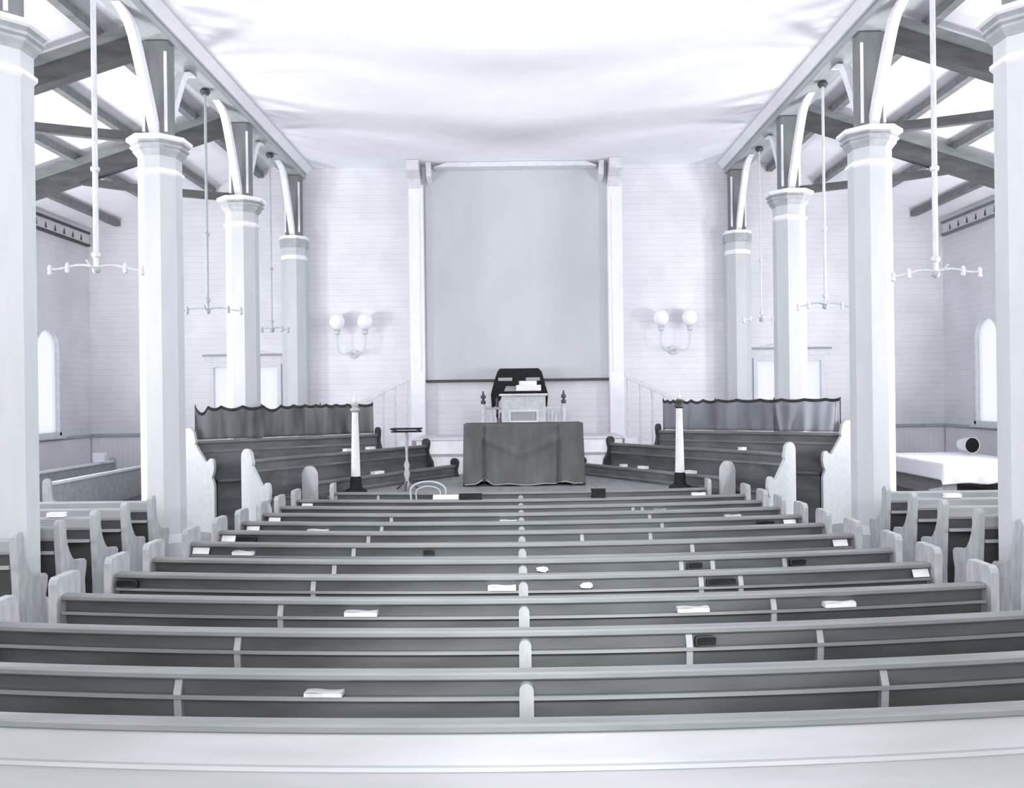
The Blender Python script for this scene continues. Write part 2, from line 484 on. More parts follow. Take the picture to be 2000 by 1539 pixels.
# ------------------------------------------------------------------ gas pendants
def pendant(s, y, i, m, zarm, yaw, L=.56):
    side = 'left' if s < 0 else 'right'
    t = thing('gas_pendant', 'long thin hanging gas pipe with cross arms, %s side, %s' % (side, ['nearest the viewer', 'between the second and third columns', 'nearest the end wall'][i]), 'pendant light', (s * XC, y, zarm), 0, 'hanging gas lights')
    H = 7.81 - zarm
    r = .034 if i == 0 else (.024 if i == 1 else .015)
    MB().tube([(0, 0, -.02), (0, 0, H - .06)], r, 10).build('rod', m, t, smooth=True)
    MB().lathe([(.06, H - .1), (.09, H - .05), (.06, H)], seg=12).build('hook_plate', M['dark'], t, smooth=True)
    mb = MB()
    for z in (H * .34, .16): mb.lathe([(r, z - .04), (r + .02, z - .02), (r + .022, z + .02), (r, z + .04)], seg=12)
    mb.build('collar', m, t, smooth=True)
    MB().sphere((0, 0, -.03), .05, 12, 8).build('hub', M['metald'], t, smooth=True)
    for q in (-1, 1):
        c, w = math.cos(yaw), math.sin(yaw)
        a = MB()
        pts = [(q * u * L * c, q * u * L * w, .03 * math.sin(u * 5)) for u in [k / 8 for k in range(9)]]
        a.tube(pts, .014 if i == 0 else .012, 7)
        arm = a.build('arm', m if i != 1 else M['metald'], t, smooth=True)
        e = pts[-1]; f = pts[5]
        for p in (e, f):
            MB().lathe([(.012, -.06), (.03, -.05), (.022, 0), (.03, .03), (.012, .07)], p[0], p[1], 10, cz=p[2] - .01).build('burner', m, arm, smooth=True)
    a = MB(); a.tube([(0, 0, 0), (w * -.12, c * -.12, .0), (w * -.2, c * -.2, .06)], .012, 7)
    a.build('tap', m, t, smooth=True)
for i, y in enumerate(((D0 + D1) / 2, (D1 + D2) / 2, (D2 + D3) / 2)):
    pendant(-1, y, i, M['metal'] if i == 0 else M['metald'], (4.12, 3.98, 3.95)[i], (.12, -.1, -.35)[i], (.56, .6, .42)[i])
    pendant(1, y, i, M['metal'], (3.93, 3.93, 4.05)[i], (-.3, .15, .2)[i], (.5, .5, .42)[i])

# ------------------------------------------------------------------ end wall: backdrop, sconces
t = thing('backdrop', 'large plain grey rectangular backdrop framed by white pilasters behind the pulpit', 'backdrop', (0, DW, 2.8))
MB().box(-2.2, 2.24, DW - .07, DW, 2.84, 8.0).build('backdrop_cloth', M['screen'], t, world=True)
MB().box(-2.25, 2.3, DW - .14, DW, 2.775, 2.835, .01).build('bottom_rail', M['dark'], t, world=True)
for s in (-1, 1):
    x = s * 2.42
    mb = MB().box(x - .18, x + .18, DW - .22, DW, 0, 7.6, .02)
    mb.box(x - .08, x + .08, DW - .25, DW - .2, 3.0, 7.2)
    p = mb.build('pilaster', M['white'], t, world=True)
    mb = MB().prism([(DW, 7.45), (DW - .25, 7.5), (DW - .34, 7.7), (DW - .7, 7.82), (DW - .7, ZN - .01), (DW, ZN - .01)], 'x', x - .17, x + .13)
    mb.build('corbel', M['offw'], p).location = (0, 0, 0)
    for ob in p.children:
        for v in ob.data.vertices: v.co -= Vector((0, DW, 2.8))
    MB().prism([(DW, 7.6), (DW - .4, 7.75), (DW - .5, ZN - .01), (DW, ZN - .01)], 'x', s * 2.08 - .06, s * 2.08 + .06).build('bracket', M['offw'], t, world=True)
mb = MB().prism([(-1.95, 7.95), (1.98, 7.95), (1.7, ZN - .01), (-1.65, ZN - .01)], 'y', DW - .45, DW - .07)
mb.build('header_board', M['offw'], t, world=True)

def sconce(s, xa, xb):
    side = 'left' if s < 0 else 'right'
    xm = (xa + xb) / 2
    t = thing('wall_lamp', 'wall bracket with two white globe lamps, %s of the grey backdrop' % side, 'wall lamp', (xm, DW, 3.45), 0, 'globe wall lamps')
    mb = MB().lathe([(.10, -.02), (.11, 0), (.11, .02), (.05, .05)], 0, -.05, 14, axis='y', cz=.05)
    mb.build('wall_plate', M['metal'], t, smooth=True)
    MB().tube([(0, -.05, .05), (0, -.2, .02), (0, -.28, .1)], .025, 8).build('stem', M['metal'], t, smooth=True)
    for q in (-1, 1):
        hx = q * (xb - xa) / 2
        pts = [(0, -.28, .1), (hx * .5, -.28, .03), (hx * .85, -.28, .08), (hx, -.28, .25), (hx, -.28, .5)]
        a = MB().tube(pts, .016, 8).build('arm', M['metal'], t, smooth=True)
        MB().lathe([(.02, .5), (.075, .53), (.06, .58), (.09, .62)], hx, -.28, 14).build('gallery', M['metal'], a, smooth=True)
        MB().sphere((hx, -.28, .82), .19, 18, 12, 1.05).build('globe', M['globe'], a, smooth=True)
sconce(-1, -4.36, -3.68); sconce(1, 3.5, 4.2)

# ------------------------------------------------------------------ platform, rostrum and stairs
ZP, ZR = .72, 1.5
plat = [(-3.3, 14.25), (3.3, 14.25), (1.28, 17.6), (1.28, 18.06), (-1.28, 18.06), (-1.28, 17.6)]
t = thing('platform', 'low grey boarded platform under the draped communion table', 'platform', (0, 14.25, 0)); struct(t)
MB().prism(plat, 'z', 0, ZP - .04).build('riser', M['seat'], t, world=True)
pl2 = [(-3.32, 14.22), (3.32, 14.22), (1.29, 17.6), (1.29, 18.06), (-1.29, 18.06), (-1.29, 17.6)]
MB().prism(pl2, 'z', ZP - .04, ZP).build('deck', M['plat'], t, world=True)
t = thing('rostrum', 'white raised rostrum carrying the pulpit and its chair', 'rostrum', (0, 18.1, 0)); struct(t)
MB().box(-2.25, 2.3, 18.1, DW - .26, 0, ZR - .05).build('rostrum_front', M['white'], t, world=True)
MB().box(-2.3, 2.35, 18.07, DW - .26, ZR - .05, ZR, .012).build('rostrum_floor', M['offw'], t, world=True)
MB().box(-2.26, 2.31, 18.07, 18.1, 1.11, 1.16).build('moulding', M['plate'], t, world=True)
mb = MB()
for k in range(12): mb.box(-2.2 + k * .37, -2.19 + k * .37, 18.092, 18.1, .75, 1.08)
mb.build('panel_joint', M['offw'], t, world=True)

def stairs(s):
    side = 'left' if s < 0 else 'right'
    t = thing('staircase', 'white stairs with sloping handrail up to the rostrum, %s side' % side, 'stairs', (s * 2.4, 18.4, 0))
    mb = MB(); n = 5
    for k in range(n):
        x1 = 2.4 + k * .27; z = ZR - .16 * (k + 1) + .1
        a, b = sorted((s * x1, s * (x1 + .27)))
        mb.box(a, b, 18.42, 19.5, 0, z)
    mb.build('steps', M['white'], t, world=True)
    top, bot = (2.42, 2.92), (3.68, 2.28)
    pf = [(s * top[0], top[1]), (s * bot[0], bot[1]), (s * bot[0], bot[1] - .10), (s * top[0], top[1] - .10)]
    MB().prism(pf, 'y', 18.45, 18.53).build('handrail', M['offw'], t, world=True)
    for k in range(5):
        x = 2.5 + k * .27; zt = top[1] - (x - top[0]) * .508 - .08
        zb = ZR - .16 * (k + 1) + .09
        MB().lathe([(.035, zb), (.035, zb + .15), (.022, zb + .25), (.032, (zb + zt) / 2), (.022, zt - .25), (.035, zt - .1), (.035, zt)], s * x, 18.49, 10).build('baluster', M['offw'], t, world=True, smooth=True)
    MB().box(s * 3.72 - .06, s * 3.72 + .06, 18.43, 18.55, 0, 2.36, .015).build('newel_post', M['offw'], t, world=True)
stairs(-1); stairs(1)

# pulpit
px = .13
t = thing('pulpit', 'cream panelled pulpit desk with side rails and dark finials on rostrum', 'pulpit', (px, 18.5, ZR))
MB().box(-.5, .5, 0, .5, 0, .92, .015).build('desk', M['pulpitm'], t)
mb = MB()
for (x0, x1, z0, z1) in ((-.33, .33, .56, .6), (-.33, .33, .32, .36), (-.33, -.29, .36, .56), (.29, .33, .36, .56)): mb.box(x0, x1, -.03, .0, z0, z1)
mb.build('raised_frame', M['offw'], t)
MB().box(-.28, .28, -.012, 0, .37, .55).build('inset_panel', M['groove'], t)
MB().box(-.55, .55, -.05, .55, .92, .97, .012).build('desk_cornice', M['offw'], t)
MB().box(-.52, .50, -.04, .5, .97, 1.03, .025).build('cushion', M['black'], t)
for s in (-1, 1):
    xp = s * .91
    p = MB().lathe([(.06, 0), (.06, .1), (.045, .14), (.06, .22), (.045, .3), (.055, .7), (.045, .74)], xp, .05, 12).build('rail_post', M['pulpitm'], t, smooth=True)
    mb = MB()
    for z in (.78, .9): mb.lathe([(.03, z - .04), (.058, z - .025), (.058, z + .03), (.03, z + .045)], xp, .05, 12)
    mb.lathe([(.028, .72), (.028, .96), (.012, 1.04)], xp, .05, 10)
    mb.build('finial', M['dark'], p, smooth=True)
    a, b = sorted((s * .5, s * .87))
    MB().box(a, b, .03, .08, .62, .67, .008).build('wing_rail', M['groove'] if s < 0 else M['pulpitm'], t)
    mb = MB()
    for k in range(4):
        x = s * (.55 + k * .09)
        mb.lathe([(.014, .05), (.02, .2), (.012, .3), (.02, .45), (.014, .62)], x, .05, 8)
    mb.box(a, b, .03, .07, .0, .06)
    mb.build('wing_baluster', M['pulpitm'], t, smooth=True)
    mb = MB().prism([(s * .5, .1), (s * .5, .55), (s * .56, .4), (s * .54, .3), (s * .6, .1)], 'y', .02, .06)
    mb.build('scroll_bracket', M['dark'] if s < 0 else M['groove'], t)
def book(name, label, cat, loc, w, h, d, m, rz=0, tilt=0, group=None, open_=False):
    t = thing(name, label, cat, loc, rz, group)
    if m in (M['black'],):
        mb = MB().box(-w / 2, w / 2, -d / 2, d / 2, 0, h * .18).box(-w / 2, w / 2, -d / 2, d / 2, h * .82, h).box(-w / 2, w / 2, -d / 2, -d / 2 + .012, h * .18, h * .82)
        mb.build('cover', m, t)
        MB().box(-w / 2 + .008, w / 2 - .008, -d / 2 + .012, d / 2 - .01, h * .18, h * .82).build('pages', M['page'], t)
    else:
        mb = MB().box(-w / 2, w / 2, -d / 2, d / 2, 0, h * .2).box(-w / 2, w / 2, -d / 2, d / 2, h * .8, h).box(-w / 2, w / 2, -d / 2, -d / 2 + .01, h * .2, h * .8)
        mb.build('cover', m, t)
        MB().box(-w / 2 + .008, w / 2 - .008, -d / 2 + .01, d / 2 - .008, h * .2, h * .8).build('pages', M['paper'], t)
    return t
book('bible', 'large white bible lying flat on the black pulpit cushion', 'book', (px + .12, 18.7, ZR + 1.034), .56, .13, .4, M['white'])
book('service_book', 'smaller white book lying on top of the pulpit bible', 'book', (px + .1, 18.68, ZR + 1.168), .38, .09, .28, M['white'], .12)

# pulpit chair: black upholstered arched back with drooping sides
t = thing('pulpit_chair', 'wide black upholstered chair with arched back behind the pulpit', 'chair', (.04, 19.62, ZR))
ou = [(-.66, .62), (-.68, .95), (-.62, 1.2), (-.52, 1.5), (-.46, 1.58), (.46, 1.58), (.54, 1.5), (.62, 1.22), (.69, .95), (.66, .66), (.52, .7), (.34, .9), (.30, 1.12), (.2, 1.16), (-.16, 1.16), (-.27, .95), (-.33, 1.12), (-.40, .92), (-.55, .7)]
n = len(ou)
# split the concave outline into convex pieces
mb = MB()
mb.prism([(-.62, 1.16), (-.62, 1.2), (-.52, 1.5), (-.46, 1.58), (.46, 1.58), (.54, 1.5), (.62, 1.22), (.62, 1.16)], 'y', -.06, .06)
mb.prism([(-.66, .62), (-.55, .70), (-.40, .92), (-.33, 1.12), (-.31, 1.17), (-.63, 1.17), (-.68, .95)], 'y', -.06, .06)
mb.prism([(.66, .62), (.69, .95), (.63, 1.17), (.28, 1.17), (.34, .9), (.52, .7)], 'y', -.06, .06)
mb.build('backrest', M['black'], t, bevel=.02)
mb = MB()
for x in (-.33, .33): mb.box(x - .17, x + .17, -.085, -.055, 1.28, 1.36, .01)
mb.build('back_button_band', M['groove'], t)
MB().box(-.55, .55, -.5, .06, .40, .52, .04).build('seat', M['black'], t)
for x in (-.52, .52):
    MB().tube([(x, .0, .85), (x, -.25, .88), (x, -.45, .84), (x, -.48, .5)], .035, 8).build('armrest', M['dark'], t, smooth=True)
    for y in (-.45, .0):
        MB().lathe([(.025, 0), (.035, .2), (.028, .3), (.04, .42)], x * .95, y, 10).build('leg', M['dark'], t, smooth=True)

# ------------------------------------------------------------------ communion table with its cloth
tx, ty, tw, td, th = .10, 15.4, 2.24, .9, 1.17
t = thing('communion_table', 'communion table hidden under a dark cloth, in front of the pulpit', 'table', (tx, ty, ZP))
MB().box(-tw / 2 + .06, tw / 2 - .06, .06, td - .06, th - .06, th - .02, .008).build('tabletop', M['stall'], t)
for x in (-1, 1):
    for y in (.14, td - .14):
        MB().lathe([(.05, 0), (.06, .1), (.04, .3), (.06, .6), (.045, .9), (.06, th - .06)], x * (tw / 2 - .16), y, 12).build('leg', M['stall'], t, smooth=True)
tc = thing('tablecloth', 'dark heavy cloth draped to the floor over the communion table', 'tablecloth', (tx, ty, ZP))
# perimeter of the cloth, walked round the front and sides
def cloth_pt(u, v):
    # u: 0..1 round left side -> front -> right side -> back ; v: 0 hem .. 1 top
    per = [(-tw / 2, td), (-tw / 2, 0), (tw / 2, 0), (tw / 2, td), (-tw / 2, td)]
    L = [td, tw, td, tw]; s_ = u * sum(L); k = 0
    while k < 3 and s_ > L[k]: s_ -= L[k]; k += 1
    a, b = per[k], per[k + 1]; f = min(1, s_ / L[k])
    x, y = a[0] + (b[0] - a[0]) * f, a[1] + (b[1] - a[1]) * f
    nx, ny = [(-1, 0), (0, -1), (1, 0), (0, 1)][k]
    w = (1 - v)
    ang = u * sum(L)
    amp = .012 + .035 * w
    fold = amp * (math.sin(ang * 6.3 + 1.2) * .6 + math.sin(ang * 11.7) * .4) * w ** .6
    # deep vertical folds where the cloth gathers on the front
    if k == 1:
        for fx, sg in ((.17, 1), (.795, 1)):
            g = math.exp(-((f - fx) / .016) ** 2)
            fold -= .12 * g * (w ** .4)
            fold += .03 * math.exp(-((f - fx - .03) / .025) ** 2) * w
        sag = abs(f - .48); ln = math.exp(-(((1 - v) - (.22 + .9 * max(0, .33 - sag))) / .05) ** 2)
        fold += .045 * ln * (sag < .33)
    flare = .03 * w
    x += nx * (fold + flare); y += ny * (fold + flare)
    hem = .015
    if k == 1:
        hem = .02 + .11 * math.exp(-((f - .17) / .05) ** 2) + .06 * math.exp(-((f - .84) / .06) ** 2) + .012 * math.sin(f * 21)
    z = hem + (th - hem) * v
    return (x, y, z)
mb = MB().grid(cloth_pt, 220, 22)
mb.grid(lambda u, v: (-tw / 2 + tw * u, td * v, th + .004 * math.sin(u * 20) * math.sin(v * 9)), 24, 8)
mb.build('drape', M['altar'], tc, smooth=True, solid=.008)
mb = MB(); per = []
for k in range(221):
    u = k / 220
    p = cloth_pt(u, 0.005)
    per.append((p[0], p[1], p[2]))
i0 = int(220 * td / (2 * (td + tw))) + 1; i1 = int(220 * (td + tw) / (2 * (td + tw)))
mb.tube([(p[0], p[1] - .005, p[2] + .012) for p in per[i0:i1]], .008, 6)
mb.build('hem_cord', M['fringe'], tc, smooth=True)

# ------------------------------------------------------------------ choir stalls (three tiers each side, splayed)
def local_frame(near, far):
    u = Vector((far[0] - near[0], far[1] - near[1])); return u.length, math.atan2(u.y, u.x)
def rounded(cx, cz, r, a0, a1, n=8):
    return [(cx + r * math.cos(math.radians(a0 + (a1 - a0) * k / n)), cz + r * math.sin(math.radians(a0 + (a1 - a0) * k / n))) for k in range(n + 1)]
def poly_solid(mb, pts, axis, a, b):
    """concave outline: triangulated caps via bmesh-safe ear clipping"""
    from mathutils.geometry import tessellate_polygon
    tri = tessellate_polygon([[Vector((p[0], p[1], 0)) for p in pts]])
    n = len(pts)
    def pt(p, t): return {'x': (t, p[0], p[1]), 'y': (p[0], t, p[1])}[axis]
    vs = [pt(p, a) for p in pts] + [pt(p, b) for p in pts]
    fs = [tuple(q) for q in tri] + [tuple(n + i for i in reversed(q)) for q in tri] + [(i, (i + 1) % n, n + (i + 1) % n, n + i) for i in range(n)]
    return mb.add(vs, fs)

def stall(s, near, far, ztop, tier, label, zend, floor_z):
    near = (near[0] * -s, near[1]); far = (far[0] * -s, far[1])
    L, ang = local_frame(near, far)
    q = 1 if s > 0 else -1          # local y of the seat side
    t = thing('choir_stall', label, 'choir stall', (near[0], near[1], 0), ang, 'choir stalls either side of the table')
    def B(x0, x1, a, b, z0, z1, c=0):
        y0, y1 = sorted((q * a, q * b)); return (x0, x1, y0, y1, z0, z1, c)
    MB().box(*B(.06, L - .06, -.03, .03, 0, ztop - .05)).build('backrest', M['stall'], t)
    MB().box(*B(.04, L - .04, -.07, .07, ztop - .06, ztop, .015)).build('top_rail', M['stallrail'], t)
    MB().box(*B(.06, L - .06, .03, .05, ztop - .22, ztop - .18)).build('back_moulding', M['stallrail'], t)
    if tier > 0:
        x0 = .42 if tier == 2 else .06
        MB().box(*B(x0, L - .06, .03, .44, floor_z + .40, floor_z + .45, .012)).build('seat', M['seat'], t)
        MB().box(*B(x0, L - .06, .36, .39, 0, floor_z + .40)).build('seat_front', M['stall'], t)
        k = zend - 1.58
        pr = [(-.12, 0), (-.12, zend - .16)] + rounded(.02, zend - .14, .14, 180, 0, 8) + [(.19, zend - .25), (.17, zend - .29), (.2, zend - .33), (.42, zend - .62), (.47, zend - .6)] + rounded(.54, zend - .62, .07, 150, 0, 5) + [(.62, zend - .72), (.60, zend - .82), (.56, zend - .9), (.6, zend - .98), (.62, zend - 1.05), (.62, 0)]
    else:
        MB().box(*B(.06, L - .06, -.26, -.03, ztop - .2, ztop - .17, .008)).build('book_shelf', M['stallrail'], t)
        pr = [(-.17, 0), (-.17, zend - .17)] + rounded(0, zend - .17, .17, 180, 0, 10) + [(.17, 0)]
    pr = [(p[0] * q, p[1]) for p in pr]
    ep = poly_solid(MB(), pr, 'x', 0, .06).build('end_panel', M['stallend'], t, bevel=.008)
    if tier == 2: ep.rotation_euler.z = q * -.62 * -1 if False else -q * .55
    # dark far end with a turned-over poppy head
    fz = ztop + .14
    pr = [(-.08, 0), (-.08, ztop - .1), (-.02, ztop - .02)] + rounded(.02, fz - .1, .1, 200, -20, 10) + [(.08, ztop - .12), (.1, ztop - .2), (.2, ztop - .35), (.22, ztop - .5), (.22, 0)]
    pr = [(p[0] * q, p[1]) for p in pr]
    e = poly_solid(MB(), pr, 'x', L - .06, L).build('end_panel', M['stallfar'], t)
    e['label'] = 'dark scrolled far end'
    return t, L, ang, q
FRONT = ((-3.62, 14.12), (-1.36, 17.52)); SECOND = ((-4.62, 13.86), (-1.98, 17.66)); REAR = ((-6.08, 15.07), (-2.94, 17.3))
ST = {}
def mirrored(pt, s): return (pt[0] if s < 0 else -pt[0], pt[1])
def stall2(s, line, *a):
    # stall() multiplies x by -s: undo so that `line` is always the left-hand version
    n, f = line
    n2 = (mirrored(n, s)[0] * -s, n[1]); f2 = (mirrored(f, s)[0] * -s, f[1])
    return stall(s, n2, f2, *a)
for s in (-1, 1):
    side = 'left' if s < 0 else 'right'
    ST[s, 0] = stall2(s, FRONT, .97, 0, 'low dark front choir desk with round-topped pale end, %s of the table' % side, 1.25, 0)
    ST[s, 1] = stall2(s, SECOND, 1.39, 1, 'middle dark choir stall with tall scrolled pale end, %s of the table' % side, 1.58, .3)
    ST[s, 2] = stall2(s, REAR, 1.66, 2, 'rear high dark choir stall below the curtain, %s of the table' % side, 1.9, .5)

def curtain(s):
    side = 'left' if s < 0 else 'right'
    near, far = mirrored(REAR[0], s), mirrored(REAR[1], s)
    L, ang = local_frame(near, far)
    t = thing('curtain', 'dark cloth curtain with scalloped top along the rear choir stall, %s side' % side, 'curtain', (near[0], near[1], 1.666), ang, 'curtains above the choir stalls')
    L -= .18; H = .64
    nsc = [0, .06, .13, .24, .35, .45, .52, .59, .65, .71, .77, .84, .9, 1.0] if s < 0 else [0, .07, .18, .30, .42, .55, .66, .75, .82, .88, .93, .97, 1.0]
    dep = [.13, .05, .06, .05, .09, .04, .03, .03, .03, .03, .03, .03, .03] if s < 0 else [.02, .02, .03, .03, .03, .03, .04, .05, .05, .05, .04, .03]
    def top(u):
        for k in range(len(nsc) - 1):
            if nsc[k] <= u <= nsc[k + 1]:
                f = (u - nsc[k]) / (nsc[k + 1] - nsc[k])
                return H - dep[k] * 4 * f * (1 - f)
        return H
    def off(u, v):
        x = u * L
        a = .02 + .045 * (1 - v)
        return a * (math.sin(x * 13 + 2.2 * math.sin(x * 2.1 + v * 1.2)) * .7 + .5 * math.sin(x * 23 + 1.3 + v * 1.5 * math.sin(x * 3)))
    def fn(u, v): return (.15 + u * (L - .1), off(u, v), .012 + (top(u) - .062) * v)
    MB().grid(fn, 190, 10).build('cloth', M['curtain'] if s < 0 else M['curtain_r'], t, smooth=True, solid=.006)
    def fh(u, v): return (.15 + u * (L - .1), off(u, 1) * 1.0 + .0, top(u) - .05 + .055 * v)
    MB().grid(fh, 190, 2).build('heading', M['hem'], t, smooth=True, solid=.014)
    for u in (0, .345, .68, 1.0):
        MB().tube([(.15 + u * (L - .1), (.04 if s < 0 else -.04), 0), (.15 + u * (L - .1), (.04 if s < 0 else -.04), H + .02)], .013, 8).build('post', M['dark'], t, smooth=True)
curtain(-1); curtain(1)

# small white books left on the choir desks and stalls
def on_line(s, line, xpix, ypix):
    """point of a splayed stall under a photo column"""
    n, f = Vector(mirrored(line[0], s)), Vector(mirrored(line[1], s))
    k = (xpix - CX) / F
    u = (n.x - k * n.y) / (k * (f.y - n.y) - (f.x - n.x))
    return n + (f - n) * u
for (s, line, xp, z, w, lab) in (
        (-1, SECOND, 676, 1.39, .12, 'small white hymn book on the left middle stall rail, left of the standard'),
        (-1, SECOND, 722, 1.39, .17, 'white hymn book on the left middle stall rail, right of the standard'),
        (-1, FRONT, 735, .97, .26, 'white folded paper on the left front choir desk beside the standard'),
        (1, SECOND, 1448, 1.39, .10, 'small white hymn book on the right middle stall rail'),
        (1, FRONT, 1347, .97, .20, 'white hymn book on the right front desk, behind the standard'),
        (1, FRONT, 1254, .97, .20, 'white paper on the right front desk, left of the standard'),
        (1, FRONT, 1216, .97, .12, 'small white paper near the inner end of the right front desk')):
    p = on_line(s, line, xp, 0)
    ang = math.atan2(line[1][1] - line[0][1], (line[1][0] - line[0][0]) * (1 if s < 0 else -1))
    book('hymn_book', lab, 'book', (p.x, p.y, z + .004), w, .05, .12, M['white'], ang, 0, 'white books on the choir stalls')

# ------------------------------------------------------------------ gas standards flanking the table
def standard(s, xp, d):
    side = 'left' if s < 0 else 'right'
    X = (xp - CX) * d / F
    t = thing('lamp_standard', 'slim white fluted standard on a round dark base, %s of the table' % side, 'lamp standard', (X, d, ZP), 0, 'white standards on the platform')
    MB().lathe([(.20, 0), (.20, .04), (.17, .07), (.12, .09), (.10, .13), (.10, .26), (.085, .30)], seg=20).build('base', M['black'], t, smooth=True)
    mb = MB(); n = 24; prof = []
    rings = 12; vs = []
    for j in range(rings + 1):
        h = .30 + 1.16 * j / rings; r = .082 - .028 * j / rings
        for k in range(n):
            a = 2 * math.pi * k / n; q = r * (1 if k % 2 else .86)
            vs.append((q * math.cos(a), q * math.sin(a), h))
    fs = [(j * n + k, j * n + (k + 1) % n, (j + 1) * n + (k + 1) % n, (j + 1) * n + k) for j in range(rings) for k in range(n)]
    fs.append(tuple(rings * n + k for k in range(n)))
    mb.add(vs, fs).build('shaft', M['pale'], t)
    MB().lathe([(.055, 1.44), (.085, 1.47), (.085, 1.50), (.05, 1.53), (.07, 1.57), (.045, 1.6)], seg=16).build('collar', M['dark'] if s > 0 else M['cap'], t, smooth=True)
    MB().lathe([(.035, 1.6), (.05, 1.63), (.02, 1.68), (.012, 1.80)], seg=12).build('finial', M['offw'], t, smooth=True)
standard(-1, 693, 14.6); standard(1, 1326, 14.6)

# music stand
X = (793 - CX) * 14.95 / F
t = thing('music_stand', 'ornate music stand with flat dark tray beside the bentwood chair', 'music stand', (X, 14.95, ZP))
MB().box(-.28, .28, -.16, .16, 1.11, 1.135, .008).box(-.26, .27, -.14, .14, 1.06, 1.085).build('tray', M['black'], t)
mb = MB()
for x in (-.22, .22): mb.box(x - .02, x + .02, -.15, .15, 1.08, 1.115)
mb.build('tray_bracket', M['dark'], t)
MB().lathe([(.03, .06), (.05, .12), (.03, .2), (.06, .3), (.035, .38), (.055, .46), (.022, .55), (.022, .7), (.035, .85), (.03, .98), (.02, 1.06)], seg=14).build('stem', M['cap'], t, smooth=True)
for k in range(3):
    a = k * 2.094 + .5; c, w = math.cos(a), math.sin(a)
    MB().tube([(0, 0, .16), (.1 * c, .1 * w, .14), (.18 * c, .18 * w, .05), (.24 * c, .24 * w, .02)], .018, 8).build('foot', M['dark'], t, smooth=True)

# bentwood chair between the two front pews
X = (834 - CX) * 13.45 / F
t = thing('bentwood_chair', 'light bentwood chair with double hooped back behind the front pew', 'chair', (X, 13.62, 0))
MB().lathe([(.16, .43), (.185, .44), (.185, .465), (.16, .472)], 0, .0, 22).build('seat', M['cane'], t, smooth=True)
def hoop(r, z0, z1, y0, y1):
    pts = [(-r * .84, y0, z0), (-r * .97, y0 + (y1 - y0) * .5, z0 + (z1 - z0) * .45)]
    for k in range(13):
        a = math.pi - math.pi * k / 12
        pts.append((r * math.cos(a), y1, z1 - r * .52 + r * .52 * math.sin(a)))
    pts += [(r * .97, y0 + (y1 - y0) * .5, z0 + (z1 - z0) * .45), (r * .84, y0, z0)]
    return pts
MB().tube(hoop(.29, .46, 1.03, -.12, -.2), .017, 8).build('back_hoop', M['cane'], t, smooth=True)
MB().tube(hoop(.20, .46, .95, -.12, -.18), .013, 8).build('inner_hoop', M['cane'], t, smooth=True)
for a in (.7, 2.4, 3.9, 5.5):
    MB().tube([(.13 * math.cos(a), .13 * math.sin(a), .44), (.17 * math.cos(a), .17 * math.sin(a), 0)], [.018, .013], 8).build('leg', M['cane'], t, smooth=True)
MB().tube([(.15 * math.cos(k * .3491), .15 * math.sin(k * .3491), .2) for k in range(19)], .009, 6).build('foot_ring', M['cane'], t, smooth=True)

